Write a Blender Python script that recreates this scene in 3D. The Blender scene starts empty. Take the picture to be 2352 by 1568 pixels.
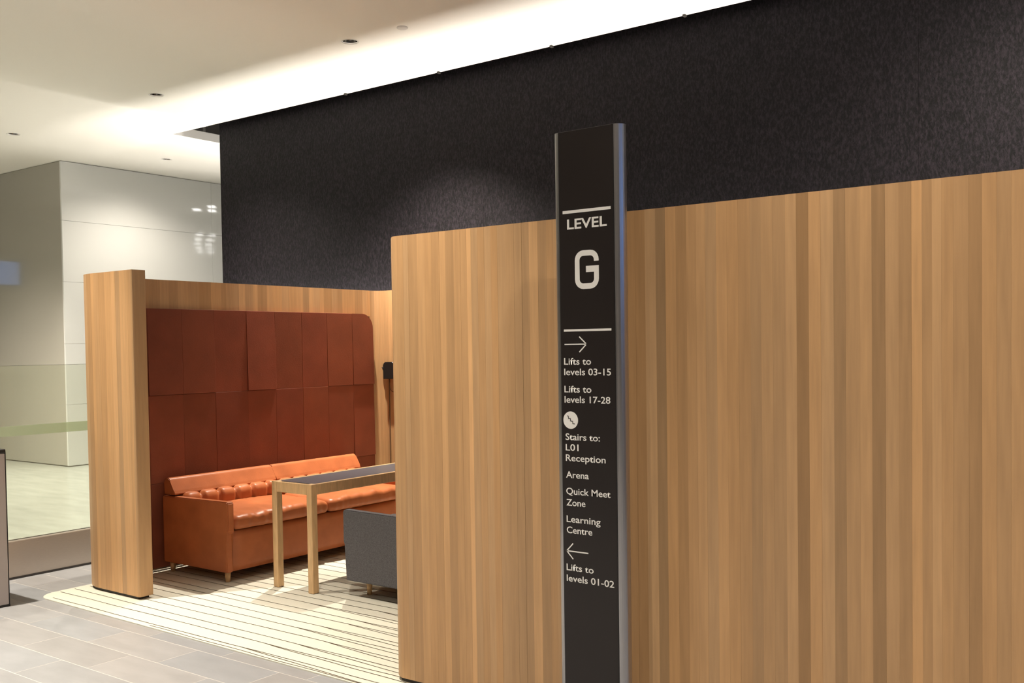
import bpy, bmesh, math, random
from mathutils import Vector, Matrix, noise
from mathutils.geometry import delaunay_2d_cdt
random.seed(7)
sc = bpy.context.scene
COL = sc.collection
PI = math.pi

# ------------------------------------------------------------------ camera
W, Hh, FPX, CY = 2352.0, 1568.0, 2286.44, 864.56
R = Vector((0.804061, 0.594361, -0.014845)); U = Vector((-0.005483, 0.032379, 0.999461)); F = Vector((-0.594521, 0.803546, -0.029294))
cam = bpy.data.cameras.new('camera'); camo = bpy.data.objects.new('camera', cam); COL.objects.link(camo)
cam.sensor_width = 36.0; cam.sensor_fit = 'HORIZONTAL'; cam.lens = FPX / W * 36.0
cam.shift_y = (CY - Hh / 2) / W; cam.clip_start = 0.05; cam.clip_end = 100
M = Matrix((R, U, -F)).transposed().to_4x4(); M.translation = Vector((0, 0, 1.55)); camo.matrix_world = M
sc.camera = camo

# ------------------------------------------------------------------ world (dusk outside the added, unseen windows), exposure
w = bpy.data.worlds.new('world'); sc.world = w; w.use_nodes = True
bgn = w.node_tree.nodes['Background']; bgn.inputs['Color'].default_value = (0.20, 0.40, 0.85, 1); bgn.inputs['Strength'].default_value = 1.6
sc.view_settings.view_transform = 'Standard'; sc.view_settings.look = 'None'
sc.view_settings.exposure = 0.0; sc.view_settings.gamma = 1.0; sc.view_settings.use_curve_mapping = False

ZC = 4.135            # ceiling height
H = 2.067           # booth wall height
WARM = (1.0, 0.90, 0.76)
UPL = 18.0          # watts per metre of the cove uplights
# downlights: x, y, watts, beam angle, tilt towards the dark wall in degrees
LAMPS = [(-6.079, 6.0, 1650, 100, 8), (-8.829, 6.0, 560, 130, -4), (-11.66, 6.0, 480, 84, 6), (-11.667, 8.063, 190, 150, 0), (-0.6, 5.7, 620, 150, 18),  # four seen in the ceiling; the last is unseen, added for the dark wall
         (-6.25, 2.5, 1080, 80, 0), (-3.3, 2.75, 780, 72, 0), (-0.9, 2.45, 300, 100, 0), (1.3, 2.45, 280, 100, 0),  # unseen; first read off the post's shadow, rest added for carpet and front wall
         (-6.2, 0.2, 800, 84, 0), (-3.7, 0.0, 900, 84, 0), (-1.2, -0.4, 430, 125, 0), (1.3, -0.4, 380, 125, 0), (-2.2, -2.8, 550, 100, 0), (1.6, -2.8, 550, 100, 0),  # unseen, added for light and bounce across the lobby
         (-8.9, 3.3, 520, 84, 0), (-12.9, 4.4, 1000, 130, 0)]  # unseen, added to brighten the platform and pavilion
sc.cycles.max_bounces = 5; sc.cycles.diffuse_bounces = 3; sc.cycles.glossy_bounces = 2; sc.cycles.transparent_max_bounces = 8; sc.cycles.caustics_reflective = False

# ------------------------------------------------------------------ materials
def mat(name, col, rough=0.5, metal=0.0, spec=0.5, nscale=None, namp=0.0, stretch=(1, 1, 1), bump=0.0, bscale=200, objcol=False, coat=0.0, sheen=0.0, dark=None, bstretch=None):
    m = bpy.data.materials.new(name); m.use_nodes = True; nt = m.node_tree; b = nt.nodes['Principled BSDF']
    b.inputs['Roughness'].default_value = rough; b.inputs['Metallic'].default_value = metal
    b.inputs['Specular IOR Level'].default_value = spec; b.inputs['Coat Weight'].default_value = coat; b.inputs['Sheen Weight'].default_value = sheen
    b.inputs['Base Color'].default_value = (*col, 1)
    tc = nt.nodes.new('ShaderNodeTexCoord')
    src = None
    if nscale:
        mp = nt.nodes.new('ShaderNodeMapping'); mp.inputs['Scale'].default_value = stretch
        nt.links.new(tc.outputs['Object'], mp.inputs['Vector'])
        n = nt.nodes.new('ShaderNodeTexNoise'); n.inputs['Scale'].default_value = nscale; n.inputs['Detail'].default_value = 5
        nt.links.new(mp.outputs['Vector'], n.inputs['Vector'])
        if objcol:
            oi = nt.nodes.new('ShaderNodeObjectInfo'); ml = nt.nodes.new('ShaderNodeMath'); ml.operation = 'MULTIPLY'; ml.inputs[1].default_value = 37.0
            nt.links.new(oi.outputs['Random'], ml.inputs[0]); n.noise_dimensions = '4D'; nt.links.new(ml.outputs[0], n.inputs['W'])
        cr = nt.nodes.new('ShaderNodeValToRGB'); cr.color_ramp.elements[0].position = 0.3; cr.color_ramp.elements[1].position = 0.7
        lo = dark or tuple(c * (1 - namp) for c in col)
        cr.color_ramp.elements[0].color = (*lo, 1); cr.color_ramp.elements[1].color = (*[min(1, c * (1 + namp)) for c in col], 1)
        nt.links.new(n.outputs['Fac'], cr.inputs['Fac']); src = cr.outputs['Color']
    if objcol:
        oi2 = nt.nodes.new('ShaderNodeObjectInfo'); mx = nt.nodes.new('ShaderNodeMix'); mx.data_type = 'RGBA'; mx.blend_type = 'MULTIPLY'; mx.inputs[0].default_value = 1
        if src: nt.links.new(src, mx.inputs[6])
        else: mx.inputs[6].default_value = (*col, 1)
        nt.links.new(oi2.outputs['Color'], mx.inputs[7]); src = mx.outputs[2]
    if src: nt.links.new(src, b.inputs['Base Color'])
    if bump:
        mp2 = nt.nodes.new('ShaderNodeMapping'); mp2.inputs['Scale'].default_value = bstretch or stretch
        nt.links.new(tc.outputs['Object'], mp2.inputs['Vector'])
        n2 = nt.nodes.new('ShaderNodeTexNoise'); n2.inputs['Scale'].default_value = bscale; n2.inputs['Detail'].default_value = 3
        nt.links.new(mp2.outputs['Vector'], n2.inputs['Vector'])
        bp = nt.nodes.new('ShaderNodeBump'); bp.inputs['Strength'].default_value = bump; bp.inputs['Distance'].default_value = 0.004
        nt.links.new(n2.outputs['Fac'], bp.inputs['Height']); nt.links.new(bp.outputs['Normal'], b.inputs['Normal'])
    return m
def emis(name, col, s):
    m = bpy.data.materials.new(name); m.use_nodes = True; nt = m.node_tree; nt.nodes.clear()
    e = nt.nodes.new('ShaderNodeEmission'); e.inputs['Color'].default_value = (*col, 1); e.inputs['Strength'].default_value = s
    o = nt.nodes.new('ShaderNodeOutputMaterial'); nt.links.new(e.outputs[0], o.inputs[0]); return m
def glassy(name, tint, alpha_white=0.0, rough=0.03, veil=(0.8, 0.85, 0.75)):
    # thin architectural glass: tinted transparency + mirror by fresnel + a little milky diffuse
    m = bpy.data.materials.new(name); m.use_nodes = True; nt = m.node_tree; nt.nodes.clear()
    t = nt.nodes.new('ShaderNodeBsdfTransparent'); t.inputs[0].default_value = (*tint, 1)
    g = nt.nodes.new('ShaderNodeBsdfGlossy'); g.inputs['Roughness'].default_value = rough
    fr = nt.nodes.new('ShaderNodeFresnel'); fr.inputs[0].default_value = 1.5
    mx = nt.nodes.new('ShaderNodeMixShader'); nt.links.new(fr.outputs[0], mx.inputs[0]); nt.links.new(t.outputs[0], mx.inputs[1]); nt.links.new(g.outputs[0], mx.inputs[2])
    d = nt.nodes.new('ShaderNodeBsdfDiffuse'); d.inputs[0].default_value = (*veil, 1)
    m2 = nt.nodes.new('ShaderNodeMixShader'); m2.inputs[0].default_value = alpha_white
    nt.links.new(mx.outputs[0], m2.inputs[1]); nt.links.new(d.outputs[0], m2.inputs[2])
    o = nt.nodes.new('ShaderNodeOutputMaterial'); nt.links.new(m2.outputs[0], o.inputs[0]); return m

MT = dict(
    oak=mat('oak', (0.55, 0.325, 0.155), 0.42, nscale=7, namp=0.09, stretch=(9, 9, 0.5), objcol=True, bump=0.04, bscale=40, bstretch=(9, 9, 0.6), spec=0.4),
    oakplain=mat('oak_plain', (0.66, 0.43, 0.22), 0.42, nscale=10, namp=0.12, stretch=(6, 6, 1)),
    dark=mat('dark_plinth', (0.035, 0.03, 0.027), 0.6),
    ceiling=mat('ceiling_paint', (0.87, 0.84, 0.80), 0.9, spec=0.2, nscale=260, namp=0.02),
    slot=mat('slot_board', (0.30, 0.29, 0.28), 0.8),
    plaster=mat('plaster', (0.62, 0.57, 0.50), 0.9),
    white=mat('white_gloss_panel', (0.80, 0.81, 0.80), 0.05, spec=0.5),
    smoke=mat('smoked_glass_panel', (0.47, 0.45, 0.40), 0.08, spec=0.6),
    leather=mat('cognac_leather', (0.425, 0.132, 0.05), 0.38, nscale=7, namp=0.12, bump=0.12, bscale=90, spec=0.22),
    wleather=mat('russet_leather', (0.20, 0.05, 0.0235), 0.55, nscale=5, namp=0.12, bump=0.15, bscale=120, objcol=True, spec=0.35),
    greyfab=mat('grey_fabric', (0.105, 0.10, 0.11), 0.9, nscale=220, namp=0.35, bump=0.5, bscale=350, sheen=0.2, spec=0.2),
    slate=mat('slate_top', (0.075, 0.08, 0.10), 0.32, spec=0.5, nscale=60, namp=0.1),
    satin=mat('satin_grey', (0.50, 0.45, 0.43), 0.5, metal=0.2),
    steel=mat('brushed_steel', (0.55, 0.49, 0.43), 0.35, metal=0.6, nscale=30, namp=0.06, stretch=(1, 1, 30)),
    alu=mat('sign_aluminium', (0.42, 0.41, 0.42), 0.28, metal=0.95),
    signblack=mat('sign_black', (0.019, 0.0145, 0.0135), 0.35, spec=0.35),
    print=mat('sign_white_print', (0.86, 0.84, 0.80), 0.6),
    tile=mat('stone_tile', (0.315, 0.317, 0.325), 0.42, nscale=4.5, namp=0.08, stretch=(1, 3, 1), objcol=True, bump=0.06, bscale=60),
    grout=mat('floor_grout', (0.56, 0.53, 0.49), 0.8),
    platform=mat('platform_stone', (0.50, 0.52, 0.47), 0.22, nscale=2.0, namp=0.1, stretch=(1, 4, 1)),
    carpet=mat('cream_carpet', (0.73, 0.71, 0.605), 0.95, nscale=300, namp=0.06, bump=0.5, bscale=500, spec=0.1, sheen=0.1),
    stripe=mat('carpet_stripe', (0.10, 0.075, 0.05), 0.95, spec=0.1),
    darkchrome=mat('dark_chrome', (0.22, 0.21, 0.2), 0.12, metal=1.0),
    chrome=mat('chrome', (0.75, 0.73, 0.7), 0.15, metal=1.0),
    trim=mat('white_trim', (0.75, 0.73, 0.70), 0.5),
    plastic=mat('black_plastic', (0.012, 0.011, 0.011), 0.45),
    bronze=mat('cable_brown', (0.16, 0.09, 0.045), 0.5),
    lampglow=emis('lamp_glow', WARM, 30.0),
    tube=emis('fluorescent_glow', (1.0, 0.98, 0.95), 22.0),
    glass=glassy('clear_glass', (0.96, 0.985, 0.95), 0.06, veil=(0.80, 0.86, 0.70)),
    glassband=glassy('green_film', (0.86, 0.95, 0.80), 0.4, veil=(0.76, 0.86, 0.64)),
    pane=glassy('window_glass', (0.95, 0.97, 1.0), 0.0),
)
def black_wall_mat():
    m = bpy.data.materials.new('black_fibre'); m.use_nodes = True; nt = m.node_tree; b = nt.nodes['Principled BSDF']
    b.inputs['Roughness'].default_value = 0.62; b.inputs['Specular IOR Level'].default_value = 0.18
    tc = nt.nodes.new('ShaderNodeTexCoord'); mp = nt.nodes.new('ShaderNodeMapping'); mp.inputs['Rotation'].default_value = (0, 0.5, 0); mp.inputs['Scale'].default_value = (1.0, 1.0, 0.45)
    nt.links.new(tc.outputs['Object'], mp.inputs['Vector'])
    n = nt.nodes.new('ShaderNodeTexNoise'); n.inputs['Scale'].default_value = 75; n.inputs['Detail'].default_value = 4; n.inputs['Roughness'].default_value = 0.7
    nt.links.new(mp.outputs['Vector'], n.inputs['Vector'])
    cr = nt.nodes.new('ShaderNodeValToRGB'); e = cr.color_ramp.elements
    e[0].position = 0.42; e[0].color = (0.0018, 0.0013, 0.0022, 1); e[1].position = 0.72; e[1].color = (0.025, 0.0185, 0.026, 1)
    nt.links.new(n.outputs['Fac'], cr.inputs['Fac']); nt.links.new(cr.outputs['Color'], b.inputs['Base Color'])
    bp = nt.nodes.new('ShaderNodeBump'); bp.inputs['Strength'].default_value = 0.8; bp.inputs['Distance'].default_value = 0.01
    nt.links.new(n.outputs['Fac'], bp.inputs['Height']); nt.links.new(bp.outputs['Normal'], b.inputs['Normal'])
    return m
MT['black'] = black_wall_mat()
def floor_mat():   # floor beyond the laid tiles: the same tiles as pattern
    m = bpy.data.materials.new('floor_far_tiles'); m.use_nodes = True; nt = m.node_tree; b = nt.nodes['Principled BSDF']; b.inputs['Roughness'].default_value = 0.45
    tc = nt.nodes.new('ShaderNodeTexCoord'); br = nt.nodes.new('ShaderNodeTexBrick'); br.offset = 0.33
    br.inputs['Color1'].default_value = (0.305, 0.307, 0.315, 1); br.inputs['Color2'].default_value = (0.325, 0.327, 0.335, 1); br.inputs['Mortar'].default_value = (0.6, 0.57, 0.53, 1)
    br.inputs['Scale'].default_value = 1; br.inputs['Brick Width'].default_value = 0.635; br.inputs['Row Height'].default_value = 0.245; br.inputs['Mortar Size'].default_value = 0.003
    nt.links.new(tc.outputs['Object'], br.inputs['Vector']); nt.links.new(br.outputs['Color'], b.inputs['Base Color']); return m
MT['floorfar'] = floor_mat()

# ------------------------------------------------------------------ helpers
def link(o, parent=None):
    COL.objects.link(o)
    if parent: o.parent = parent
    return o
def obj(name, bm, material, parent=None, smooth=False, loc=None):
    me = bpy.data.meshes.new(name)
    bmesh.ops.recalc_face_normals(bm, faces=bm.faces[:]); bm.to_mesh(me); bm.free()
    if smooth:
        for p in me.polygons: p.use_smooth = True
    me.materials.append(MT[material] if isinstance(material, str) else material)
    o = bpy.data.objects.new(name, me)
    if loc: o.location = loc
    return link(o, parent)
def meshobj(name, me, parent=None, loc=(0, 0, 0), rot=None):
    o = bpy.data.objects.new(name, me); o.location = loc
    if rot: o.rotation_euler = rot
    return link(o, parent)
def empty(name, loc=(0, 0, 0)):
    o = bpy.data.objects.new(name, None); o.location = loc; o.empty_display_size = 0.1; return link(o)
def tag(o, label=None, cat=None, group=None, kind=None):
    if label: o['label'] = label
    if cat: o['category'] = cat
    if group: o['group'] = group
    if kind: o['kind'] = kind
    return o
def add_box(bm, x0, x1, y0, y1, z0, z1, bev=0.0, seg=1):
    r = bmesh.ops.create_cube(bm, size=1.0); vs = r['verts']
    for v in vs: v.co = Vector(((x0 + x1) / 2 + v.co.x * (x1 - x0), (y0 + y1) / 2 + v.co.y * (y1 - y0), (z0 + z1) / 2 + v.co.z * (z1 - z0)))
    if bev:
        es = list({e for v in vs for e in v.link_edges})
        bmesh.ops.bevel(bm, geom=es, offset=bev, segments=seg, affect='EDGES', profile=0.5)
def box(x0, x1, y0, y1, z0, z1, bev=0.0, seg=1):
    bm = bmesh.new(); add_box(bm, x0, x1, y0, y1, z0, z1, bev, seg); return bm
def prism(pts, z0, z1):
    bm = bmesh.new(); lo = [bm.verts.new((p[0], p[1], z0)) for p in pts]; hi = [bm.verts.new((p[0], p[1], z1)) for p in pts]
    n = len(pts); bm.faces.new(lo[::-1]); bm.faces.new(hi)
    for i in range(n): bm.faces.new((lo[i], lo[(i + 1) % n], hi[(i + 1) % n], hi[i]))
    return bm
def extr_xz(pts, y0, y1):   # polygon in XZ extruded along Y
    bm = bmesh.new(); a = [bm.verts.new((p[0], y0, p[1])) for p in pts]; b = [bm.verts.new((p[0], y1, p[1])) for p in pts]
    n = len(pts); bm.faces.new(a); bm.faces.new(b[::-1])
    for i in range(n): bm.faces.new((a[(i + 1) % n], a[i], b[i], b[(i + 1) % n]))
    return bm
def arc(cx, cy, r, a0, a1, n):
    return [(cx + r * math.cos(math.radians(a0 + (a1 - a0) * i / n)), cy + r * math.sin(math.radians(a0 + (a1 - a0) * i / n))) for i in range(n + 1)]
def add_tube(bm, pts, r, n=10, r1=None, cap=True):
    rings = []; N = len(pts); pts = [Vector(p) for p in pts]
    for i, p in enumerate(pts):
        d = (pts[min(i + 1, N - 1)] - pts[max(i - 1, 0)]).normalized()
        a = d.orthogonal().normalized() if abs(d.z) < 0.95 else Vector((1, 0, 0)); a = (a - d * a.dot(d)).normalized(); b = d.cross(a)
        rr = r if r1 is None else r + (r1 - r) * i / (N - 1)
        rings.append([bm.verts.new(p + a * rr * math.cos(2 * PI * k / n) + b * rr * math.sin(2 * PI * k / n)) for k in range(n)])
    for i in range(N - 1):
        for k in range(n): bm.faces.new((rings[i][k], rings[i][(k + 1) % n], rings[i + 1][(k + 1) % n], rings[i + 1][k]))
    if cap: bm.faces.new(rings[0][::-1]); bm.faces.new(rings[-1])
def add_lathe(bm, prof, cx, cy, n=24):
    rings = [[bm.verts.new((cx + r * math.cos(2 * PI * k / n), cy + r * math.sin(2 * PI * k / n), z)) for k in range(n)] for r, z in prof]
    for i in range(len(prof) - 1):
        for k in range(n): bm.faces.new((rings[i][k], rings[i][(k + 1) % n], rings[i + 1][(k + 1) % n], rings[i + 1][k]))
    return rings
def rbox(cx, cy, cz, sx, sy, sz, r, nx, ny, nz, disp=None):
    # rounded box as one smooth grid surface, with an optional displacement
    bm = bmesh.new(); cache = {}
    hx, hy, hz = sx / 2, sy / 2, sz / 2
    def V(i, j, k):
        key = (i, j, k)
        if key in cache: return cache[key]
        p = Vector((hx * (2 * i / nx - 1), hy * (2 * j / ny - 1), hz * (2 * k / nz - 1)))
        q = Vector((max(-hx + r, min(hx - r, p.x)), max(-hy + r, min(hy - r, p.y)), max(-hz + r, min(hz - r, p.z))))
        d = p - q
        if d.length > 1e-9: p = q + d.normalized() * r
        p = p + Vector((cx, cy, cz))
        if disp: p = disp(p)
        cache[key] = bm.verts.new(p); return cache[key]
    for i in range(nx):
        for j in range(ny):
            for k in (0, nz): bm.faces.new((V(i, j, k), V(i + 1, j, k), V(i + 1, j + 1, k), V(i, j + 1, k)))
    for i in range(nx):
        for k in range(nz):
            for j in (0, ny): bm.faces.new((V(i, j, k), V(i + 1, j, k), V(i + 1, j, k + 1), V(i, j, k + 1)))
    for j in range(ny):
        for k in range(nz):
            for i in (0, nx): bm.faces.new((V(i, j, k), V(i, j + 1, k), V(i, j + 1, k + 1), V(i, j, k + 1)))
    return bm

# ------------------------------------------------------------------ the setting
tag(obj('floor', box(-17, 6.2, -6, 17, -0.2, -0.0035), 'floorfar'), kind='structure')
FLOOR = bpy.data.objects['floor']
tile_me = {}
def lay_tile(x0, x1, y0, y1):
    wdt = round(x1 - x0, 3); hgt = round(y1 - y0, 3)
    if (wdt, hgt) not in tile_me:
        bm = box(0.002, wdt - 0.002, 0.002, hgt - 0.002, -0.0033, 0.0, 0.0004)
        me = bpy.data.meshes.new('tile'); bm.to_mesh(me); bm.free(); me.materials.append(MT['tile']); tile_me[(wdt, hgt)] = me
    o = meshobj('tile', tile_me[(wdt, hgt)], FLOOR, (x0, y0, random.uniform(-0.0002, 0)))
    v = random.uniform(0.93, 1.05); g = random.uniform(-0.03, 0.03); o.color = (v + g, v, v - g, 1)
def lay_rows(xa, xb, ya, yb):
    r = 0; y = ya
    while y < yb - 0.01:
        k = round((y - 2.41) / 0.245) % 3
        x = {0: -4.83, 1: -5.24, 2: -5.02}[k] - 0.635 * 6
        while x < xb:
            a, b = max(x, xa), min(x + 0.635, xb)
            if b - a > 0.03: lay_tile(a, b, y, min(y + 0.245, yb))
            x += 0.635
        y += 0.245
obj('grout_bed', prism([(-6.8, 1.43), (-0.6, 1.43), (-0.6, 3.635), (-6.17, 3.635), (-6.17, 6.57), (-6.8, 6.57)], -0.0034, -0.0006), 'grout', FLOOR)
lay_rows(-6.8, -0.6, 1.43, 3.39); lay_rows(-6.8, -6.17, 3.39, 6.57)
lay_rows(-6.17, -0.6, 3.39, 3.635)

# ceiling with the opening for the dark volume and round holes for the downlights
OX0, OX1, OY0, OY1 = -10.268, 5.99, 7.183, 10.95
HR = 0.068
verts = [(-17, -6), (6.2, -6), (6.2, 17), (-17, 17), (OX0, OY0), (OX1, OY0), (OX1, OY1), (OX0, OY1)]
edges = [(0, 1), (1, 2), (2, 3), (3, 0), (4, 5), (5, 6), (6, 7), (7, 4)]
for lx, ly, *_ in LAMPS:
    s = len(verts)
    for k in range(20):
        verts.append((lx + HR * math.cos(2 * PI * k / 20), ly + HR * math.sin(2 * PI * k / 20))); edges.append((s + k, s + (k + 1) % 20))
vv, ee, ff, _, _, _ = delaunay_2d_cdt([Vector(v) for v in verts], edges, [], 0, 1e-6)
bm = bmesh.new(); bv = [bm.verts.new((v.x, v.y, ZC)) for v in vv]
for f in ff:
    c = sum((vv[i] for i in f), Vector((0, 0))) / len(f)
    if OX0 < c.x < OX1 and OY0 < c.y < OY1: continue
    if any((c.x - a) ** 2 + (c.y - b) ** 2 < HR ** 2 for a, b, *_ in LAMPS): continue
    bm.faces.new([bv[i] for i in f])
t = 0.07
for (x0, x1, y0, y1) in ((OX0 - t, OX1, OY0 - t, OY0), (OX0 - t, OX0, OY0, OY1), (OX0 - t, OX1, OY1, OY1 + t)):
    for z0, z1 in ((ZC + 0.001, ZC + 0.10),): add_box(bm, x0, x1, y0, y1, z0, z1)
ceil = tag(obj('ceiling', bm, 'ceiling'), kind='structure')
bm = bmesh.new()
add_box(bm, OX0 - 0.12, OX0 - 0.05, OY0 - 0.3, OY1 + 0.3, ZC + 0.10, ZC + 1.2); add_box(bm, OX0 - 0.12, OX1, OY0 - 0.15, OY0 - 0.05, ZC + 0.10, ZC + 1.2)
add_box(bm, OX0 - 0.12, OX1, OY1 + 0.05, OY1 + 0.15, ZC + 0.10, ZC + 1.2); add_box(bm, OX0 - 0.3, OX1, OY0 - 0.3, OY1 + 0.3, ZC + 1.2, ZC + 1.25)
obj('slot_liner', bm, 'slot', ceil)
for y in (7.65, 8.08, 8.5): obj('slot_joint', box(OX0 - 0.049, OX0 - 0.035, y, y + 0.03, ZC + 0.1, ZC + 1.2), 'trim', ceil)
for cx, cy in ((-3.567, 7.168), (-4.827, 7.168), (-6.1, 7.168), (-7.336, 7.168)):
    bm = box(cx - 0.012, cx + 0.012, cy - 0.02, cy + 0.016, ZC - 0.016, ZC, 0.003); obj('edge_clip', bm, 'dark', ceil)
def shell(name, bm, m='plaster'): return tag(obj(name, bm, m), kind='structure')
def wall_with_opening(name, axis, at, t, a0, a1, b0, b1, oa0, oa1, ob0, ob1):
    bm = bmesh.new()
    for (p0, p1, q0, q1) in ((a0, oa0, b0, b1), (oa1, a1, b0, b1), (oa0, oa1, b0, ob0), (oa0, oa1, ob1, b1)):
        if p1 - p0 < 1e-4 or q1 - q0 < 1e-4: continue
        if axis == 'x': add_box(bm, at, at + t, p0, p1, q0, q1)
        else: add_box(bm, p0, p1, at, at + t, q0, q1)
    return shell(name, bm)
def window(n, X, y0, y1, z0, z1, nm):
    r = tag(empty('window_%d' % n, (X, (y0 + y1) / 2, z0)), kind='structure')
    inv = lambda o: (setattr(o, 'matrix_parent_inverse', r.matrix_world.inverted()), o)[1]
    bm = bmesh.new(); f = 0.05
    for a, b, c, d in ((y0, y1, z0, z0 + f), (y0, y1, z1 - f, z1), (y0, y0 + f, z0 + f, z1 - f), (y1 - f, y1, z0 + f, z1 - f)): add_box(bm, X - 0.03, X + 0.03, a, b, c, d)
    k = 1
    while y0 + k * 1.2 < y1 - 0.4: add_box(bm, X - 0.03, X + 0.03, y0 + k * 1.2 - 0.02, y0 + k * 1.2 + 0.02, z0 + f, z1 - f); k += 1
    for o in (obj('window_frame', bm, 'alu'), obj('pane', box(X - 0.004, X + 0.004, y0 + f, y1 - f, z0 + f, z1 - f), 'pane')):
        o.location = (-X, -(y0 + y1) / 2, -z0); o.parent = r
wall_with_opening('wall_right', 'x', 6.0, 0.2, -6, 17, -0.2, ZC + 1.3, -3.0, 5.6, 2.3, 3.8); window(1, 6.1, -3.0, 5.6, 2.3, 3.8, 'r')  # window out of view, placed to reflect blue in the sign's edge
wall_with_opening('wall_left', 'x', -17.2, 0.2, -6, 17, -0.2, ZC + 1.3, 5.5, 6.1, 2.7, 3.2); window(2, -17.1, 5.5, 6.1, 2.7, 3.2, 'l')  # small window added out of view for the smoked pane's blue reflection
shell('wall_front', box(-17, 6.2, -6.2, -6.0, -0.2, ZC + 1.3)); shell('wall_back', box(-17, 6.2, 17, 17.2, -0.2, ZC + 1.3))

# dark fibre-clad volume behind the booth
bw = shell('wall_dark', box(-9.51, 5.98, 7.33, 10.5, 0, ZC + 1.1), 'dark')
xs = [-9.54, -5.7, -1.851, 2.0, 5.98]
for a, b in zip(xs[:-1], xs[1:]): obj('panel', box(a, b - 0.0015, 7.3, 7.33, 0, ZC + 1.1), 'black', bw)
obj('panel', box(-9.54, -9.51, 7.332, 10.5, 0, ZC + 1.1), 'black', bw)

# raised platform on the left with its steel kerb, white pavilion and smoked glass screen
PZ = 0.03
PBM = prism([(-16.99, -5.9), (-6.94, -5.9), (-6.94, 7.29), (-9.55, 7.29), (-9.55, 16.9), (-16.99, 16.9)], -0.003, PZ)
tag(obj('floor_platform', PBM, 'platform'), kind='structure')
tag(obj('trim_1', box(-6.94, -6.865, -5.9, 7.29, -0.003, 0.262, 0.006, 2), 'steel'), kind='structure')
obj('shadow_strip', box(-6.864, -6.86, -5.9, 7.29, -0.003, 0.012), 'dark', bpy.data.objects['trim_1'])  # solid dark strip stands in for a shaded gap at the kerb foot
pv = shell('wall_pavilion', box(-16.98, -12.79, 7.223, 16.9, PZ, ZC - 0.002), 'plaster')
zr = [PZ + 0.012, 0.87, 1.69, 2.52, 3.34, ZC - 0.004]
for i in range(5):
    for y0 in (7.183, 9.583, 11.983, 14.383):
        obj('panel', box(-12.79, -12.76, y0, y0 + 2.397, zr[i], zr[i + 1] - 0.003, 0.001), 'white', pv)
def kid(o, root): o.parent = root; o.location = o.location - root.location; return o
for a, b in ((-15.2, -12.792), (-16.98, -15.205)): obj('smoked_pane', box(a, b, 7.188, 7.221, PZ + 0.012, ZC - 0.004, 0.002), 'smoke', pv)
gb = empty('glass_barrier', (-6.9, 4, 0.262)); tag(gb, 'low clear glass barrier with green band on the steel kerb', 'glass barrier')
y = -2.9
while y < 5.1:
    p = kid(obj('pane', box(-6.908, -6.896, y, y + 1.49, 0.262, 1.475, 0.002), 'glass'), gb)
    s = kid(obj('green_band', box(-6.8955, -6.8945, y, y + 1.49, 0.985, 1.055), 'glassband'), gb); s['label'] = 'pale green film band'
    y += 1.5

# ------------------------------------------------------------------ the oak booth
booth = empty('meeting_booth', (-4.6, 5.0, 0)); tag(booth, 'freestanding oak-clad meeting booth with rounded corners and leather lining', 'booth')
def bpart(name, bm, m, **k): return kid(obj(name, bm, m, **k), booth)
def tone(o, v=None, warm=None):
    v = random.choice([0.8, 0.9, 0.96, 1.0, 1.03, 1.08, 1.14]) * random.uniform(0.97, 1.03) if v is None else v
    wm = random.uniform(-0.035, 0.035) if warm is None else warm
    o.color = (v * (1 + wm), v, v * (1 - wm * 1.6), 1)
Z0 = 0.025; Z1 = H; TH = 0.02
def plank(part, pts, v=None, warm=None, z0=Z0, z1=Z1, top=None):
    # a stave whose plan outline is pts; origin at its centre so that grain and colour are its own
    cx = sum(p[0] for p in pts) / len(pts); cy = sum(p[1] for p in pts) / len(pts)
    bm = prism([(p[0] - cx, p[1] - cy) for p in pts], z0, z1)
    if top:
        for q in bm.verts:
            if q.co.z > 1: q.co.z = top(q.co.x + cx)
    o = obj('plank', bm, 'oak'); o.location = (cx, cy, 0); o.parent = part; tone(o, v, warm); return o
def quad(x0, x1, y0, y1, g=0.0001): return [(x0 + g, y0 + g), (x1 - g, y0 + g), (x1 - g, y1 - g), (x0 + g, y1 - g)]
def sector(cx, cy, r0, r1, a0, a1, n=3): return arc(cx, cy, r1, a0, a1, n) + arc(cx, cy, r0, a1, a0, n)
def lining(part, rects):   # hidden rear cladding, joined
    bm = bmesh.new()
    for a, b, c, d in rects: add_box(bm, a + 0.0002, b - 0.0002, c, d, Z0, Z1)
    o = kid(obj('rear_cladding', bm, 'oakplain'), booth); o['kind'] = 'stuff'
def plinth(part, bm): return kid(obj('plinth', bm, 'dark'), booth)

# front wall: measured stave edges with their tones, the sign's shadow included
YN = 3.367; TN = 0.10; XR = 0.9
fw = bpart('front_wall', box(-3.138, XR, YN + TH, YN + TN - TH, Z0, H - 0.002), 'oakplain')
bL = [-3.138, -3.1, -3.068, -3.015, -2.971, -2.927, -2.883, -2.848, -2.801, -2.763, -2.727, -2.703, -2.667, -2.631, -2.595, -2.56, -2.514, -2.473, -2.433, -2.395, -2.351, -2.307, -2.273, -2.226]
tL = [0.98, 1.0, 0.94, 1.08, 1.0, 0.97, 1.1, 0.9, 0.98, 1.0, 1.2, 0.98, 0.96, 1.02, 0.97, 1.0, 0.96, 0.93, 0.9, 1.12, 0.88, 0.97, 1.02]
bM = [-2.226, -2.18, -2.13, -2.09, -2.04, -1.99, -1.94, -1.895]; tM = [1, 0.97, 1.05, 0.95, 1, 0.94, 0.9]
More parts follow.
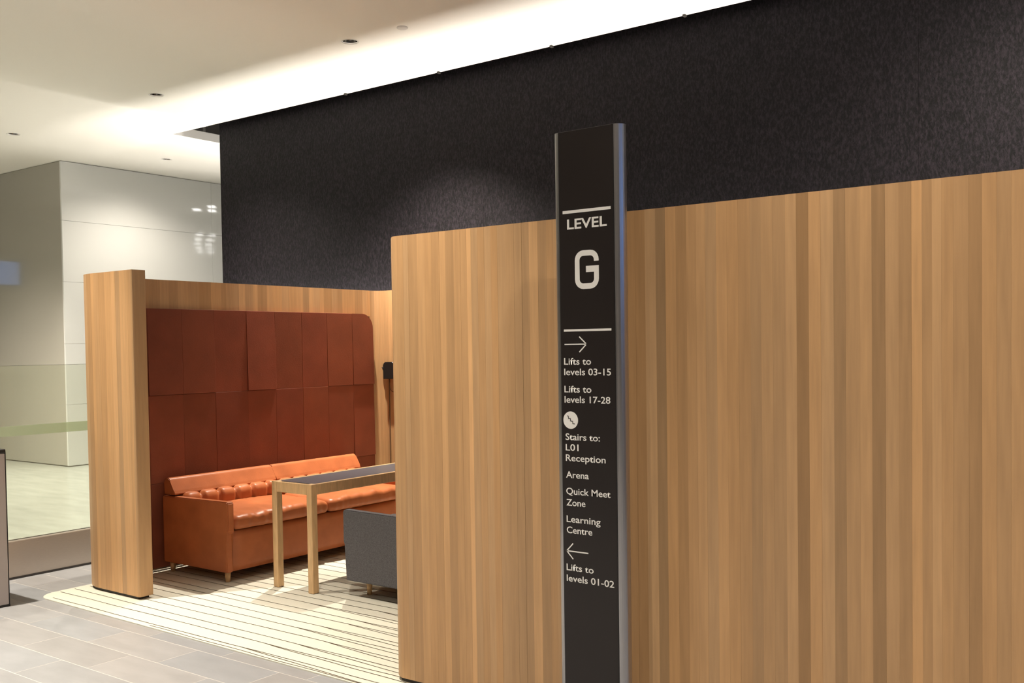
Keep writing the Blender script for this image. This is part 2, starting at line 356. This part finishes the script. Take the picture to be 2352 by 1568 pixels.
bR = [-1.895, -1.853, -1.807, -1.766, -1.722, -1.679, -1.64, -1.602, -1.559, -1.518, -1.474, -1.429, -1.389, -1.345, -1.299, -1.26, -1.217, -1.175, -1.131, -1.091, -1.044, -1.004, -0.961, -0.918, -0.878, -0.845, -0.815, -0.786, -0.751, -0.705, -0.667, -0.625, -0.585, -0.549]
tR = [0.85, 1.05, 0.78, 0.98, 0.83, 0.97, 1.02, 0.98, 1.04, 0.98, 0.93, 0.9, 0.98, 0.94, 1.06, 0.76, 1.05, 1.08, 0.82, 0.98, 1.04, 0.78, 1.02, 0.88, 1.14, 0.95, 1.13, 1.0, 0.97, 0.86, 1.02, 0.97, 1.03]
bb = bL + bM[1:] + bR[1:]; tt = tL + tM + tR
while bb[-1] < XR - 0.03: bb.append(min(XR, bb[-1] + random.uniform(0.038, 0.046))); tt.append(random.choice([0.8, 0.95, 1.0, 1.05, 1.1]))
for i, v in enumerate(tt):
    d = random.uniform(-0.0006, 0.0006); wm = 0.05 if i in (29, 30) else None  # two reddish staves right of the sign carry its soft shadow in their tone
    plank(fw, quad(bb[i], bb[i + 1], YN + d, YN + TH), (1 + (v - 1) * 1.3) * random.uniform(0.985, 1.015), wm)
lining(fw, [(bb[i], bb[min(i + 2, len(bb) - 1)], YN + TN - TH, YN + TN) for i in range(0, len(bb) - 1, 2)])
def endtop(x):      # softly rounded top corner of the wall end
    d = 0.055 - (x + 3.222)
    return H if d <= 0 else H - 0.055 + math.sqrt(max(0.0, 0.055 ** 2 - min(d, 0.0545) ** 2))
for k in range(6): plank(fw, sector(-3.138, YN + 0.08, 0.0, 0.08, 180 + 15 * k, 195 + 15 * k, 2), [1.05, 1.05, 0.98, 0.98, 1.03, 1.03][k], 0.0, top=endtop)
for k in range(6): plank(fw, quad(-3.218 + 0.08 * k / 6, -3.218 + 0.08 * (k + 1) / 6, YN + 0.08, YN + TN, 0), 1.0, 0.0, top=endtop)
plinth(fw, prism([(XR, YN + 0.012), (XR, YN + TN - 0.012), (-3.205, YN + TN - 0.012)] + arc(-3.138, YN + 0.08, 0.0675, 180, 270, 6), 0.0, Z0))

# left wall: front return (the post), rounded outer corner, side, rounded inner corner, back wall
YP, YQ, X2, XO, XI, RC = 3.568, 3.668, -5.554, -6.31, -6.211, 0.293
lw = bpart('front_return', box(XO + RC, X2 - TH, YP + TH, YQ - TH, Z0, H - 0.002), 'oakplain')
pb = [XO + RC, -5.985, -5.925, -5.86, -5.786, -5.74, -5.694, -5.609, -5.575]
pt_ = [1.02, 0.97, 0.95, 1.04, 1.1, 0.96, 1.08, 1.03]
for i, v in enumerate(pt_): plank(lw, quad(pb[i], pb[i + 1], YP + random.uniform(0, 0.0006), YP + TH), 1 + (v - 1) * 1.8)
b_ = 0.009
plank(lw, [(-5.575, YP), (X2 - b_, YP), (X2 - b_ * 0.3, YP + b_ * 0.3), (X2, YP + b_), (X2, YQ - b_), (X2 - b_, YQ), (-5.575, YQ)], 0.98)
for i in range(len(pb) - 1): plank(lw, quad(pb[i], pb[i + 1], YQ - TH, YQ))
cx, cy = XO + RC, YP + RC
n = 8
for k in range(n): plank(lw, sector(cx, cy, RC - 0.1, RC, 180 + 90 * k / n + 0.05, 180 + 90 * (k + 1) / n - 0.05, 2))
plinth(lw, prism([(-5.59, YP + 0.012), (-5.59, YQ - 0.012), (XO + RC, YQ - 0.012)] + arc(cx, cy, RC - 0.088, 270, 180, 6) + arc(cx, cy, RC - 0.012, 180, 270, 6), 0.0, Z0))
sw = bpart('side_wall', box(XO + TH, XI - TH, cy, 6.34, Z0, H - 0.002), 'oakplain')
y = cy; YE = 6.42; RI = 0.11
rs = []
while y < 6.42 - 0.03:
    y2 = min(YE, y + random.uniform(0.045, 0.085)); rs.append((XO, XO + TH, y, y2)); y = y2
lining(sw, rs)
y = YQ
while y < YE - RI - 0.001:
    y2 = y + random.choice([0.045, 0.06, 0.075, 0.09])
    if y2 > YE - RI - 0.03: y2 = YE - RI
    plank(sw, quad(XI - TH, XI, y, y2)); y = y2
for k in range(4): plank(sw, sector(XI + RI, YE - RI, RI, RI + 0.02, 180 - 22.5 * k - 0.1, 157.5 - 22.5 * k + 0.1))
plinth(sw, box(XO + 0.012, XI - 0.012, cy, 6.45, 0.0, Z0))
kw = bpart('back_wall', box(XI, -3.03, YE + TH, YE + 0.10, Z0, H - 0.002), 'oakplain')
plank(kw, sector(XI + 0.02, YE, 0.0, 0.10, 90, 180, 4))
x = XI + RI
while x < -3.15 - 0.001:
    x2 = x + random.uniform(0.04, 0.075)
    if x2 > -3.18: x2 = -3.15
    plank(kw, quad(x, x2, YE, YE + TH)); x = x2
plinth(kw, box(XI, -3.04, YE + 0.012, YE + 0.088, 0.0, Z0))
rw = bpart('opposite_wall', box(-3.13, -3.05, YN + TN, YE - 0.001, Z0, H - 0.002), 'oakplain')
y = YN + TN
while y < YE - 0.001:
    y2 = min(YE, y + random.uniform(0.05, 0.08)); plank(rw, quad(-3.15, -3.13, y, y2)); y = y2
plinth(rw, box(-3.138, -3.062, YN + TN, YE, 0.0, Z0))

# leather lining of the side wall
lp = bpart('leather_panel', box(XI + 0.0005, XI + 0.012, YQ + 0.01, 6.29, 0.03, 1.84), 'dark')
yb = [YQ + 0.006, 3.80, 4.08, 4.36, 4.64, 4.938, 5.214, 5.493, 5.768, 6.059, 6.309]; zb = [0.03, 0.625, 1.247, 1.86]
for i in range(10):
    for k in range(3):
        yc, zt = (yb[i] + yb[i + 1]) / 2, zb[k + 1]; hw = (yb[i + 1] - yb[i]) / 2 - 0.0003; hh = zb[k + 1] - zb[k] - 0.0015
        if i == 9 and k == 2:
            r_ = 0.125
            pts = [(-hw, -hh), (hw, -hh)] + [(hw - r_ + r_ * math.cos(a), -r_ + r_ * math.sin(a)) for a in [PI / 2 * q / 8 for q in range(9)]] + [(-hw, 0)]
            bm = bmesh.new(); a = [bm.verts.new((0, p[0], p[1])) for p in pts]; f = bm.faces.new(a)
            ex = bmesh.ops.extrude_face_region(bm, geom=[f]); bmesh.ops.translate(bm, vec=(0.018, 0, 0), verts=[g for g in ex['geom'] if isinstance(g, bmesh.types.BMVert)])
        else: bm = box(0, 0.018, -hw, hw, -hh, 0, 0.0016, 2)
        o = obj('leather_tile', bm, 'wleather'); o.parent = lp
        o.location = (XI + 0.0125 + random.uniform(0, 0.0015), yc, zt)
        lift = 0.0
        if (i, k) in ((9, 2), (5, 2), (3, 2), (9, 1), (2, 2)): lift = random.uniform(0.011, 0.016)
        elif (i, k) == (8, 2): lift = 0.004
        o.rotation_euler = (random.uniform(-0.001, 0.001), -lift, 0)
        v = random.uniform(0.9, 1.08); o.color = (v, v * random.uniform(0.95, 1.03), v, 1)
bpart('skirting', box(XI + 0.001, XI + 0.016, YQ + 0.01, 6.3, 0.009, 0.026, 0.002), 'chrome')

# ------------------------------------------------------------------ carpet with irregular stripes
cp = empty('booth_carpet', (-4.7, 4.8, 0)); tag(cp, 'cream carpet with thin dark irregular stripes under the booth', 'carpet')
CZ = 0.006
r_ = 0.13
out = [(-3.09, 3.225), (-3.09, YE), (XI - 0.03, YE), (-6.235, 3.262 + r_)] + arc(-6.235 + r_, 3.262 + r_, r_, 180, 270, 8)[1:]
kid(obj('pile', prism(out, 0.0, CZ), 'carpet'), cp)
def ribbon(pts, wd):
    bm = bmesh.new(); prev = None
    for (x, y, q) in pts:
        a = bm.verts.new((x, y - wd * q, CZ + 0.0012)); b = bm.verts.new((x, y + wd * q, CZ + 0.0012))
        if prev: bm.faces.new((prev[0], a, b, prev[1]))
        prev = (a, b)
    return bm
ys = [3.298, 3.411, 3.502, 3.607]
while ys[-1] < YE - 0.15: ys.append(ys[-1] + random.uniform(0.085, 0.12))
rng = random.Random(3)
def wob(x, s): return 0.010 * noise.noise((x * 0.9, s * 5.1, 0)) + 0.004 * noise.noise((x * 3.1, s * 9.7, 2))
for i, sy in enumerate(ys):
    xl = -6.2 + (0.11 if i == 0 else 0.0) if sy < 3.6 else XI + 0.03
    xs_ = [xl + (-3.10 - xl) * k / 60 for k in range(61)]
    dr = rng.uniform(-0.01, 0.005)
    pts = [(x, sy + wob(x, i) + dr * (x + 6) / 3, 0.75 + 0.5 * abs(noise.noise((x * 4, i, 7)))) for x in xs_]
    kid(obj('stripe', ribbon(pts, 0.0032), 'stripe'), cp)
    x0 = rng.uniform(-4.6, -3.9); dy = -rng.uniform(0.045, 0.07)
    if i < 12:
        for s, sp in ((1, x0),):
            xs2 = [sp + (-3.10 - sp) * k / 30 for k in range(31)]
            pts = [(x, sy + wob(x, i) + dr * (x + 6) / 3 + dy * ((x - sp) / (-3.1 - sp)) ** 0.8, 0.9) for x in xs2]
            pts = [p for p in pts if p[1] > 3.235]
            if len(pts) > 2: kid(obj('stripe', ribbon(pts, 0.0028), 'stripe'), cp)
kid(obj('stripe', ribbon([(-5.0 + 0.1 * k, 3.268 - 0.0016 * k + 0.003 * math.sin(k), 0.9) for k in range(19)], 0.0025), 'stripe'), cp)

# ------------------------------------------------------------------ sofas
def make_sofa(name, label, m, loc, rz, base_z, inset, L=1.82, cat='sofa'):
    root = empty(name, loc); root.rotation_euler = (0, 0, rz); tag(root, label, cat)
    # local: length along Y, front at +X (0.35), back at -0.35
    P = lambda n, bm, mm=m, s=True: obj(n, bm, mm, root, smooth=s)
    hl = L / 2
    P('base', rbox(0, 0, (base_z + 0.345) / 2, 0.695, L - 0.004, 0.345 - base_z, 0.012, 8, 8, 6))
    for s in (-1, 1):
        pts = [(-0.35, base_z + 0.002), (0.352, base_z + 0.002), (0.352, 0.33), (0.372, 0.345), (0.372, 0.535), (0.36, 0.545), (-0.35, 0.535)]
        bm = extr_xz(pts, s * hl - (0.05 if s > 0 else 0.002), s * hl + (0.05 if s < 0 else 0.002))
        bmesh.ops.bevel(bm, geom=bm.edges[:], offset=0.006, segments=2, affect='EDGES'); P('arm', bm, s=False)
    P('back', rbox(-0.318, 0, (0.34 + 0.56) / 2, 0.06, L - 0.102, 0.22, 0.012, 4, 8, 4))
    cl = (L - 0.106) / 2
    for q, c in enumerate((-cl / 2, cl / 2)):
        def dsp(p, c=c):
            fx = max(0, min(1, (p.x - 0.2) / 0.16)); top = max(0, (p.z - 0.37) / 0.08)
            u = (p.y - c) / (cl / 2)
            z = p.z + top * (0.016 * (1 - u * u) - 0.004)
            wr = noise.noise((p.x * 7, p.y * 13 + q * 9, 1)) * 0.012 + noise.noise((p.x * 5, p.y * 38 + q, 4)) * 0.006
            return Vector((p.x + 0.012 * fx * noise.noise((p.y * 22, q, 8)) + 0.01 * fx * (1 - u * u), p.y, z + wr * (0.35 + 0.65 * fx) * top - 0.012 * fx * top))
        P('seat_cushion', rbox(0.095, c, 0.398, 0.55, cl - 0.004, 0.105, 0.04, 26, 60, 10, dsp))
        def dsb(p, c=c):
            k = (p.y - c + cl / 2) / 0.147; d = abs(k - round(k)) * 0.147; edge = abs(p.y - c) > cl / 2 - 0.05
            pin = math.exp(-(d / 0.016) ** 2) if not edge else 0
            tz = max(0, (p.z - 0.45) / 0.1); tx = max(0, (p.x + 0.28) / 0.1)
            return Vector((p.x - 0.022 * pin * tx, p.y, p.z - 0.018 * pin * tz + 0.004 * noise.noise((p.x * 9, p.y * 17, 5))))
        P('back_cushion', rbox(-0.225, c, 0.49, 0.15, cl - 0.004, 0.135, 0.05, 12, 72, 12, dsb))
        # head bolster: wedge section with a soft top
        y0, y1 = (-(hl - 0.004), -0.0004) if q == 0 else (0.0004, hl - 0.004)
        sec = [(-0.335, 0.547), (-0.335, 0.622)] + arc(-0.299, 0.627, 0.036, 180, 30, 10) + [(-0.243, 0.605), (-0.224, 0.575), (-0.214, 0.556), (-0.218, 0.547)]
        bm = extr_xz(sec, y0, y1)
        es = [e for e in bm.edges if abs(e.verts[0].co.y - e.verts[1].co.y) < 1e-6]
        bmesh.ops.bevel(bm, geom=es, offset=0.005, segments=2, affect='EDGES'); P('bolster', bm, s=False)
    for sx in (-1, 1):
        for sy in (-1, 1):
            bm = bmesh.new(); x, y = sx * (0.35 - inset[0]), sy * (hl - inset[1])
            add_tube(bm, [(x, y, 0.0), (x, y, base_z + 0.004)], 0.015, 14, 0.021); P('leg', bm, 'oakplain')
    return root
make_sofa('leather_sofa', 'cognac leather sofa with tufted back and long head bolster', 'leather', (-5.80, 5.06, CZ + 0.0014), 0, 0.068, (0.045, 0.04))
make_sofa('grey_sofa', 'low grey fabric sofa partly hidden behind the front oak wall', 'greyfab', (-4.18, 5.26, CZ + 0.0014), PI, 0.1, (0.085, 0.115))

# ------------------------------------------------------------------ table
tb = empty('narrow_table', (-4.937, 5.04, CZ + 0.0014)); tag(tb, 'tall narrow oak table with dark inlaid top beside the sofa', 'table')
tx, ty, lg, TZ = 0.19, 0.77, 0.048, 0.695
TP = lambda n, bm, m: obj(n, bm, m, tb)
for sx in (-1, 1):
    for sy in (-1, 1):
        a, b = sorted((sx * tx, sx * (tx - lg))); c, d = sorted((sy * ty, sy * (ty - lg)))
        TP('leg', box(a, b, c, d, 0, TZ, 0.004, 2), 'oakplain')
for s in (-1, 1):
    a, b = sorted((s * (tx - 0.0005), s * (tx - 0.02))); TP('rail', box(a, b, -ty + lg, ty - lg, TZ - 0.068, TZ, 0.003), 'oakplain')
    a, b = sorted((s * (ty - 0.0005), s * (ty - 0.02))); TP('rail', box(-tx + lg, tx - lg, a, b, TZ - 0.068, TZ, 0.003), 'oakplain')
z_ = lg + 0.0
TP('table_top', prism([(-tx + 0.0205, -ty + 0.048), (-tx + 0.0205, ty - 0.048), (tx - 0.0205, ty - 0.048), (tx - 0.0205, -ty + 0.048)], TZ - 0.03, TZ - 0.002), 'slate')

# ------------------------------------------------------------------ wall device with its cable
dv = empty('mounted_device', (-6.05, YE, 1.29)); tag(dv, 'small black device with side knob on the back oak wall', 'wall device')
DP = lambda n, bm, m, s=False: kid(obj(n, bm, m, smooth=s), dv)
pts = [(-6.12, 1.29), (-5.985, 1.29)] + [(-6.015 + 0.03 * math.cos(a), 1.408 + 0.03 * math.sin(a)) for a in [PI / 2 * k / 5 for k in range(6)]] + [(-6.09 + 0.03 * math.cos(a), 1.408 + 0.03 * math.sin(a)) for a in [PI / 2 + PI / 2 * k / 5 for k in range(6)]]
bm = extr_xz(pts, YE - 0.055, YE - 0.001); bmesh.ops.bevel(bm, geom=bm.edges[:], offset=0.003, segments=1, affect='EDGES'); DP('body', bm, 'plastic')
bm = bmesh.new(); add_tube(bm, [(-6.12, YE - 0.03, 1.375), (-6.138, YE - 0.03, 1.378)], 0.014, 12); add_tube(bm, [(-6.138, YE - 0.03, 1.378), (-6.15, YE - 0.03, 1.392)], 0.008, 10); DP('knob', bm, 'plastic')
bm = bmesh.new(); add_tube(bm, [(-6.075, YE - 0.02, 1.292)] + [(-6.075 + 0.045 - 0.045 * math.cos(a), YE - 0.02, 1.23 - 0.055 * math.sin(a)) for a in [PI * k / 12 for k in range(13)]] + [(-5.985, YE - 0.02, 1.292)], 0.0035, 8); DP('cable', bm, 'bronze', True)
bm = bmesh.new(); add_box(bm, -6.10, -6.09, YE - 0.008, YE - 0.0005, 0.03, 1.29, 0.001); DP('cable_conduit', bm, 'bronze')

# ------------------------------------------------------------------ gate panel at the left edge
gp = empty('access_gate', (-6.2, 3.0, 0)); tag(gp, 'stainless steel access gate post cut by the left picture edge', 'gate')
GP = lambda n, bm, m: kid(obj(n, bm, m), gp)
GP('body', box(-6.45, -6.145, 2.975, 3.05, 0.012, 0.945, 0.004, 2), 'satin'); GP('edge_trim', box(-6.44, -6.146, 3.0502, 3.056, 0.012, 0.955, 0.001), 'plastic')
GP('top_cap', box(-6.46, -6.143, 2.965, 3.056, 0.9455, 0.972, 0.006, 2), 'plastic'); GP('base_plate', box(-6.46, -6.143, 2.965, 3.056, 0.0, 0.0118), 'plastic')

# ------------------------------------------------------------------ wayfinding totem
SY = 3.10; RS = 0.031
sgn = empty('wayfinding_sign', (-1.95, SY + RS, 0)); tag(sgn, 'tall black wayfinding totem reading LEVEL G with lift and stair directions', 'sign')
SP = lambda n, bm, m, s=False: kid(obj(n, bm, m, smooth=s), sgn)
XA, XB, ST = -2.063, -1.829, 2.343
body = arc(XB, SY + RS, RS, -90, 90, 14) + arc(XA, SY + RS, RS, 90, 270, 14)
bm = prism(body, 0.012, ST); SP('frame', bm, 'alu')
SP('face_panel', box(XA + 0.002, XB - 0.002, SY - 0.0012, SY + 0.0005, 0.013, ST - 0.0008), 'signblack')
for x in (XA, XB - 0.0): SP('groove', box(x - 0.0016, x + 0.0016, SY - 0.0006, SY + 0.0002, 0.013, ST - 0.0008), 'plastic')
SP('base_plate', box(XA - 0.06, XB + 0.06, SY - 0.05, SY + 0.11, 0, 0.0118, 0.003), 'alu')
YT = SY - 0.0016
def flat(polys, name):   # flat shapes in XZ on the face
    bm = bmesh.new()
    for pl in polys: bm.faces.new([bm.verts.new((p[0], YT, p[1])) for p in pl])
    o = SP(name, bm, 'print')
    return o
def stroke(a, b, wd):
    a, b = Vector(a), Vector(b); n = (b - a).normalized(); n = Vector((-n.y, n.x)) * wd / 2
    return [a + n, b + n, b - n, a - n]
flat([[(-2.048, 2.0405), (-1.841, 2.0405), (-1.841, 2.0515), (-2.048, 2.0515)]], 'rule_line')
flat([[(-2.049, 1.6055), (-1.844, 1.6055), (-1.844, 1.6135), (-2.049, 1.6135)]], 'rule_line')
def text(s, x0, x1, z, cap, bold):
    cu = bpy.data.curves.new('text', 'FONT'); cu.body = s; cu.size = 1.0; cu.offset = bold; cu.resolution_u = 4
    o = bpy.data.objects.new('text', cu); COL.objects.link(o); dg = bpy.context.evaluated_depsgraph_get(); dg.update()
    me = bpy.data.meshes.new_from_object(o.evaluated_get(dg)); bpy.data.objects.remove(o)
    xs = [v.co.x for v in me.vertices]; a, b = min(xs), max(xs); sx = (x1 - x0) / (b - a); sz = cap / 0.73
    for v in me.vertices: v.co = Vector((x0 + (v.co.x - a) * sx - sgn.location.x, YT - sgn.location.y, z + v.co.y * sz))
    me.materials.clear(); me.materials.append(MT['print'])
    q = bpy.data.objects.new('lettering', me); link(q, sgn); q['label'] = 'white printed words ' + s; return q
text('LEVEL', -2.029, -1.858, 1.983, 0.0375, 0.02)
for s, a, b, z in (('Lifts to', -2.050, -1.932, 1.483), ('levels 03-15', -2.050, -1.848, 1.444), ('Lifts to', -2.050, -1.932, 1.380), ('levels 17-28', -2.050, -1.852, 1.3415),
                   ('Stairs to:', -2.048, -1.898, 1.2025), ('L01', -2.048, -1.991, 1.163), ('Reception', -2.048, -1.875, 1.124), ('Arena', -2.048, -1.948, 1.061),
                   ('Quick Meet', -2.048, -1.856, 0.9995), ('Zone', -2.048, -1.964, 0.957), ('Learning', -2.048, -1.900, 0.895), ('Centre', -2.048, -1.936, 0.854),
                   ('Lifts to', -2.051, -1.932, 0.7135), ('levels 01-02', -2.051, -1.845, 0.6725)):
    text(s, a, b, z, 0.0255, 0.011)
# the G, drawn as a constant-width path
gx0, gx1, gz0, gz1, gw = -1.997, -1.894, 1.760, 1.9015, 0.0205
def rpath():
    cx0, cx1 = gx0 + gw / 2, gx1 - gw / 2; zt, zbm = gz1 - gw / 2, gz0 + gw / 2; r = 0.026
    p = [(cx1, 1.860)]
    p += [(cx1 - r + r * math.cos(a), zt - r + r * math.sin(a)) for a in [PI / 2 * k / 6 for k in range(7)]]
    p += [(cx0 + r + r * math.cos(a), zt - r + r * math.sin(a)) for a in [PI / 2 + PI / 2 * k / 6 for k in range(7)]]
    p += [(cx0 + r + r * math.cos(a), zbm + r + r * math.sin(a)) for a in [PI + PI / 2 * k / 6 for k in range(7)]]
    p += [(cx1 - r + r * math.cos(a), zbm + r + r * math.sin(a)) for a in [1.5 * PI + PI / 2 * k / 6 for k in range(7)]]
    p += [(cx1, 1.8435)]
    return [Vector(q) for q in p]
pth = rpath(); bm = bmesh.new(); prev = None
for i, p in enumerate(pth):
    d = (pth[min(i + 1, len(pth) - 1)] - pth[max(i - 1, 0)]).normalized(); n_ = Vector((-d.y, d.x)) * gw / 2
    if i == 0: n_ = Vector((-gw / 2, 0.0))
    if i == len(pth) - 1: n_ = Vector((-gw / 2, 0))
    a = bm.verts.new((p.x + n_.x, YT, p.y + n_.y)); b = bm.verts.new((p.x - n_.x, YT, p.y - n_.y))
    if prev: bm.faces.new((prev[0], a, b, prev[1]))
    prev = (a, b)
bm.faces.new([bm.verts.new(c) for c in ((-1.949, YT, 1.821), (gx1 - gw, YT, 1.821), (gx1 - gw, YT, 1.8435), (-1.949, YT, 1.8435))])
o = SP('lettering', bm, 'print'); o['label'] = 'large white letter G'
flat([stroke((-2.047, 1.558), (-1.951, 1.558), 0.0046), stroke((-1.982, 1.586), (-1.9495, 1.5565), 0.0046), stroke((-1.982, 1.529), (-1.9495, 1.5595), 0.0046)], 'arrow')
flat([stroke((-1.954, 0.786), (-2.049, 0.786), 0.0046), stroke((-2.0205, 0.816), (-2.0505, 0.7845), 0.0046), stroke((-2.0205, 0.757), (-2.0505, 0.7875), 0.0046)], 'arrow')
flat([[(-2.024 + 0.0325 * math.cos(2 * PI * k / 40), 1.2765 + 0.0325 * math.sin(2 * PI * k / 40)) for k in range(40)]], 'stair_symbol')
stp = [(-2.040, 1.292), (-2.034, 1.292)]
for k in range(3): stp += [(stp[-1][0], stp[-1][1] - 0.0095), (stp[-1][0] + 0.0095, stp[-1][1] - 0.0095)]
bm = bmesh.new()
for a, b in zip(stp[:-1], stp[1:]):
    bm.faces.new([bm.verts.new((p.x, YT - 0.0004, p.y)) for p in stroke(a, b, 0.0026)])
o = SP('stair_steps', bm, 'signblack')

# ------------------------------------------------------------------ ceiling fittings
NEAR = {0: 'recessed downlight in ceiling nearest the dark wall, largest in view', 1: 'recessed downlight in the middle of the ceiling row', 2: 'recessed downlight in ceiling at the left picture edge', 3: 'recessed downlight above the white pavilion'}
def downlight(i, lx, ly, wt, ba, tilt):
    root = empty('downlight', (lx, ly, ZC)); tag(root, NEAR.get(i, 'recessed round downlight outside the view, placed for the light it throws'), 'downlight', 'ceiling downlights')
    bm = bmesh.new(); add_lathe(bm, [(HR - 0.001, 0.0), (HR + 0.007, -0.0005), (HR + 0.006, -0.003), (HR - 0.002, -0.003), (HR - 0.002, 0.01)], 0, 0, 24); obj('trim_ring', bm, 'trim', root, True)
    bm = bmesh.new(); rg = add_lathe(bm, [(HR - 0.001, 0.003), (HR - 0.006, 0.03), (0.042, 0.07), (0.03, 0.09)], 0, 0, 24); obj('reflector', bm, 'darkchrome', root, True)
    bm = bmesh.new(); rg = add_lathe(bm, [(0.03, 0.0895), (0.012, 0.086)], 0, 0, 16); bm.faces.new(rg[-1]); obj('lamp', bm, 'lampglow', root)
    L = bpy.data.lights.new('downlight_beam', 'SPOT'); L.energy = wt; L.color = WARM; L.spot_size = math.radians(ba); L.spot_blend = 1.0; L.shadow_soft_size = 0.03
    lo = bpy.data.objects.new('downlight_beam', L); lo.location = (0, 0, -0.008); lo.rotation_euler = (math.radians(tilt), 0, 0); link(lo, root)
for i, a in enumerate(LAMPS): downlight(i, *a)
bm = bmesh.new(); rg = add_lathe(bm, [(0.045, 0.0), (0.045, -0.006), (0.038, -0.012), (0.012, -0.014)], 0, 0, 24); bm.faces.new(rg[-1])
tag(obj('ceiling_sensor', bm, 'trim', None, True, (-5.485, 6.0, ZC)), 'flat white round sensor on the ceiling near the dark wall', 'sensor')
# cove uplights hugging the dark volume behind the booth
def uplight(x0, x1, y0, y1, along, label, n):
    # U-shaped trough: the front lip cuts the light off on the ceiling
    root = empty('cove_uplight', ((x0 + x1) / 2, (y0 + y1) / 2, 1.86)); tag(root, label, 'uplight', 'cove uplights around the dark volume')
    hx, hy = (x1 - x0) / 2, (y1 - y0) / 2; bm = bmesh.new(); lip = 0.205
    add_box(bm, -hx, hx, -hy, hy, 0, 0.06)
    if along == 'x': add_box(bm, -hx, hx, -hy, -hy + 0.004, 0.06, lip); ln, A0 = 2 * hx, (PI, 0, 0)
    else: add_box(bm, -hx, -hx + 0.004, -hy, hy, 0.06, 0.122); ln, A0 = 2 * hy, (PI, 0, 0)
    obj('housing', bm, 'plastic', root)
    A = bpy.data.lights.new('uplight_beam', 'AREA'); A.shape = 'RECTANGLE'; A.energy = UPL * ln * (1.0 if n == 0 else 1.9); A.color = (1.0, 0.95, 0.86); A.spread = math.radians(140 if n == 0 else 165)
    A.size, A.size_y = (ln - 0.02, 0.03) if along == 'x' else (0.03, ln - 0.02)
    ao = bpy.data.objects.new('uplight_beam', A); ao.location = (0, 0.025, 0.064) if along == 'x' else (0.025, 0, 0.064); ao.rotation_euler = A0; link(ao, root)
uplight(-9.75, 5.9, 7.19, 7.295, 'x', 'linear uplight along the front of the dark wall behind the booth', 0)
uplight(-9.68, -9.57, 7.35, 10.4, 'y', 'linear uplight along the left side of the dark wall', 1)
# office luminaires behind the dark volume (they mirror in the white pavilion)
def lum(x, y):
    root = empty('ceiling_luminaire', (x, y, ZC)); tag(root, 'small fluorescent ceiling luminaire mirrored in the white pavilion wall', 'luminaire', 'fluorescent luminaires behind the dark volume')
    obj('housing', box(-0.16, 0.16, -0.085, 0.085, -0.03, -0.0005, 0.004), 'trim', root); obj('tube', box(-0.14, 0.14, -0.065, 0.065, -0.036, -0.0305), 'tube', root)
    for ob in root.children: ob.rotation_euler = (0, 0, 0.75)
for x, y in ((-9.8, 10.08), (-10.25, 10.03), (-9.86, 10.33), (-6.92, 12.23), (-6.2, 12.72), (-6.97, 12.49), (-6.25, 12.98), (-5.45, 13.25), (-5.5, 13.5), (-4.75, 13.8), (-4.8, 14.05), (-4.05, 14.35), (-4.1, 14.6)): lum((x + 0.4) * 1.1, y * 1.1)
